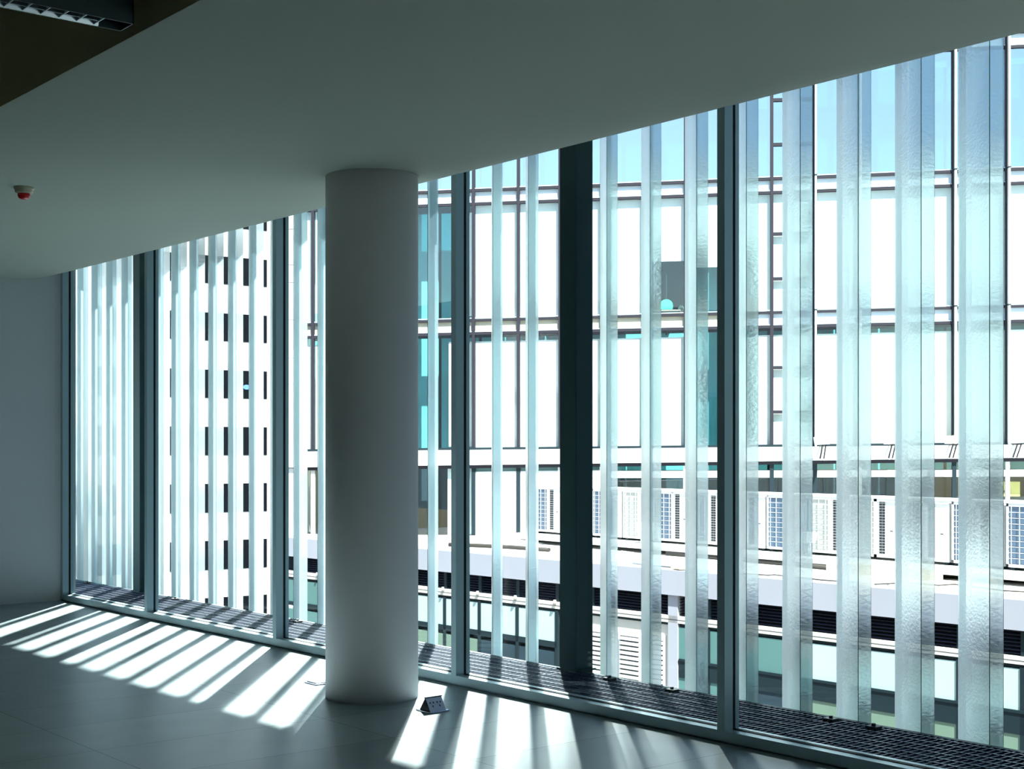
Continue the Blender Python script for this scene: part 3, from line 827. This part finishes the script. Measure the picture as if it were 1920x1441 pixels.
# pipes, a dark shade line and loose sheets on the roof deck
def roofpt(u, v, z=ROOF): return ground(u, v, z)
def run(name, pts, r_, m, label, cat, z=.1):
    b = MB(); P = []
    for u, v in pts:
        q = roofpt(u, v); P.append(q + Vector((0, 0, z)))
    b.tube(P, r_, 8); return tag(b.build(name, m, smooth=True), label, cat)
run('pipe_and_gap_line', [(1590, 1070), (1640, 1073), (1700, 1078), (1770, 1083), (1860, 1088), (1960, 1096)], .06, M['pipe_dark'], 'dark lagged pipe lying on the low roof at far right', 'pipe', .06)
run('pipe_and_gap_line', [(1250, 1041), (1300, 1045), (1380, 1052), (1470, 1060), (1560, 1069)], .05, M['pipe_dark'], 'dark lagged pipe on the roof between the steel post and the right bay', 'pipe', .05)
run('pipe_and_gap_line', [(842, 1024), (900, 1026), (960, 1029), (1030, 1034)], .05, M['pipe_dark'], 'dark tube standing for the shaded platform gap left of the steel post', 'pipe', .05)  # added dark tube draws the shade line of the gap under the platform
run('roof_cable', [(1395, 1076), (1440, 1079), (1452, 1078), (1540, 1088), (1600, 1092)], .012, M['pipe_dark'], 'thin dark cable along the roof edge in the middle of the rightmost bay', 'cable', .012)
run('roof_cable', [(1640, 1096), (1700, 1093), (1760, 1098), (1790, 1096), (1880, 1108), (1960, 1112)], .012, M['pipe_dark'], 'thin dark cable winding along the roof edge at far right', 'cable', .012)
run('roof_cable', [(830, 997), (850, 1001), (880, 1003), (920, 1002)], .015, M['pipe_dark'], 'thin cable on the roof right of the round column', 'cable', .015)
def sheet(name, u, v, L, W_, h, ang_, m, label, cat):
    q = roofpt(u, v); b = MB(); n = 7; g = random.Random(int(u * 7 + v)); vs = []
    for i in range(n):
        for j in range(n):
            x = (i / (n - 1) - .5) * L; y = (j / (n - 1) - .5) * W_
            z = .02 + h * (1 - (2 * i / (n - 1) - 1) ** 4) * (1 - (2 * j / (n - 1) - 1) ** 4) * (.5 + g.random() * .6)
            ca, sa = math.cos(ang_), math.sin(ang_)
            vs.append((q.x + x * ca - y * sa, q.y + x * sa + y * ca, ROOF + z))
    m0 = len(vs); b.v = vs + [(x, y, ROOF + .001) for x, y, z in vs]
    for i in range(n - 1):
        for j in range(n - 1):
            a = i * n + j; b.f.append((a, a + 1, a + n + 1, a + n))
    rim = [i for i in range(n)] + [i * n + n - 1 for i in range(1, n)] + [(n - 1) * n + j for j in range(n - 2, -1, -1)] + [i * n for i in range(n - 2, 0, -1)]
    for a, c in zip(rim, rim[1:] + rim[:1]): b.f.append((a, c, m0 + c, m0 + a))
    return tag(b.build(name, m, smooth=True), label, cat)
sheet('tarpaulin', 1262, 1058, 1.7, .9, .09, ang, M['tarp_blue'], 'crumpled light blue sheet lying on the roof left of the thick mullion', 'tarpaulin')
sheet('tarpaulin', 1160, 1040, 1.3, .5, .10, ang, M['tarp'], 'crumpled white sheet on the roof right of the steel post', 'tarpaulin')
sheet('tarpaulin', 945, 1016, 2.4, 1.0, .10, ang, M['tarp'], 'crumpled white sheet on the roof between round column and steel post', 'tarpaulin')
b = MB(); q = roofpt(1183, 1033)
def rbox(b, u, v, L, D, h, a=ang, z=0):
    q = roofpt(u, v); ca, sa = math.cos(a), math.sin(a); pts = []
    for zz in (ROOF + z, ROOF + z + h):
        for x, y in ((-L / 2, -D / 2), (L / 2, -D / 2), (L / 2, D / 2), (-L / 2, D / 2)): pts.append((q.x + x * ca - y * sa, q.y + x * sa + y * ca, zz))
    b.hexa(pts)
b = MB(); rbox(b, 1186, 1050, .5, .35, .09, ang + .3); tag(b.build('board_offcut', M['kraft']), 'tan board offcut on the roof right of the steel post', 'board')
b = MB(); rbox(b, 1275, 1066, .35, .25, .03, ang - .2); tag(b.build('board_offcut', M['kraft']), 'small tan board offcut near the roof edge', 'board')
b = MB(); rbox(b, 1655, 1079, 2.6, .4, .2, ang, .0); tag(b.build('cable_trunking', M['kraft']), 'long beige cable trunking on the roof at right', 'trunking')
b = MB(); rbox(b, 838, 1021, .9, .5, .14, ang); tag(b.build('roof_crate', M['beige']), 'low beige crate on the roof beside the left mullion', 'crate')

# ---- white building with dark window slots far left
gpn = Plane(460, 75.0, 5000)
gb = empty('white_garage', gpn.P(0, ZG), label='white building with rows of dark window slots, far left', cat='building')
a, c = gpn.s_of(60)[0], gpn.s_of(640)[0]
b = MB(); gpn.slab(b, a, c, ZG, gpn.z_of(460, 150), -12, 0); adopt(b.build('wall', M['garage']), gb)
for row in range(-2, 8):
    for (u0, u1) in ((126, 146), (172, 196), (210, 232), (305, 326), (372, 403), (408, 437), (442, 471), (476, 500.2)):
        v0 = 484 + row * 105.4; z1 = gpn.z_of(460, v0); z0 = gpn.z_of(460, v0 + 51 + row * .5)
        b = MB(); t0, t1 = gpn.s_of(u0)[0], gpn.s_of(u1)[0]
        gpn.slab(b, t0, t1, z0, z1, 0.0, .03); o = adopt(b.build('window_slot', M['dark_glass']), gb)
b = MB(); tt = gpn.s_of(461.5)[0]; zz = gpn.z_of(460, 725.5)
b.v = []; n = 20
t_, q_ = tt, zz
for o_ in (.04, .06):
    for k in range(n):
        aa = 2 * math.pi * k / n; b.v.append(tuple(gpn.P(tt + .19 * math.cos(aa), zz + .13 * math.sin(aa), o_)))
b.f = [tuple(range(n)), tuple(range(2 * n - 1, n - 1, -1))] + [(k, (k + 1) % n, n + (k + 1) % n, n + k) for k in range(n)]
adopt(b.build('oval_sign', M['blue_sign']), gb)
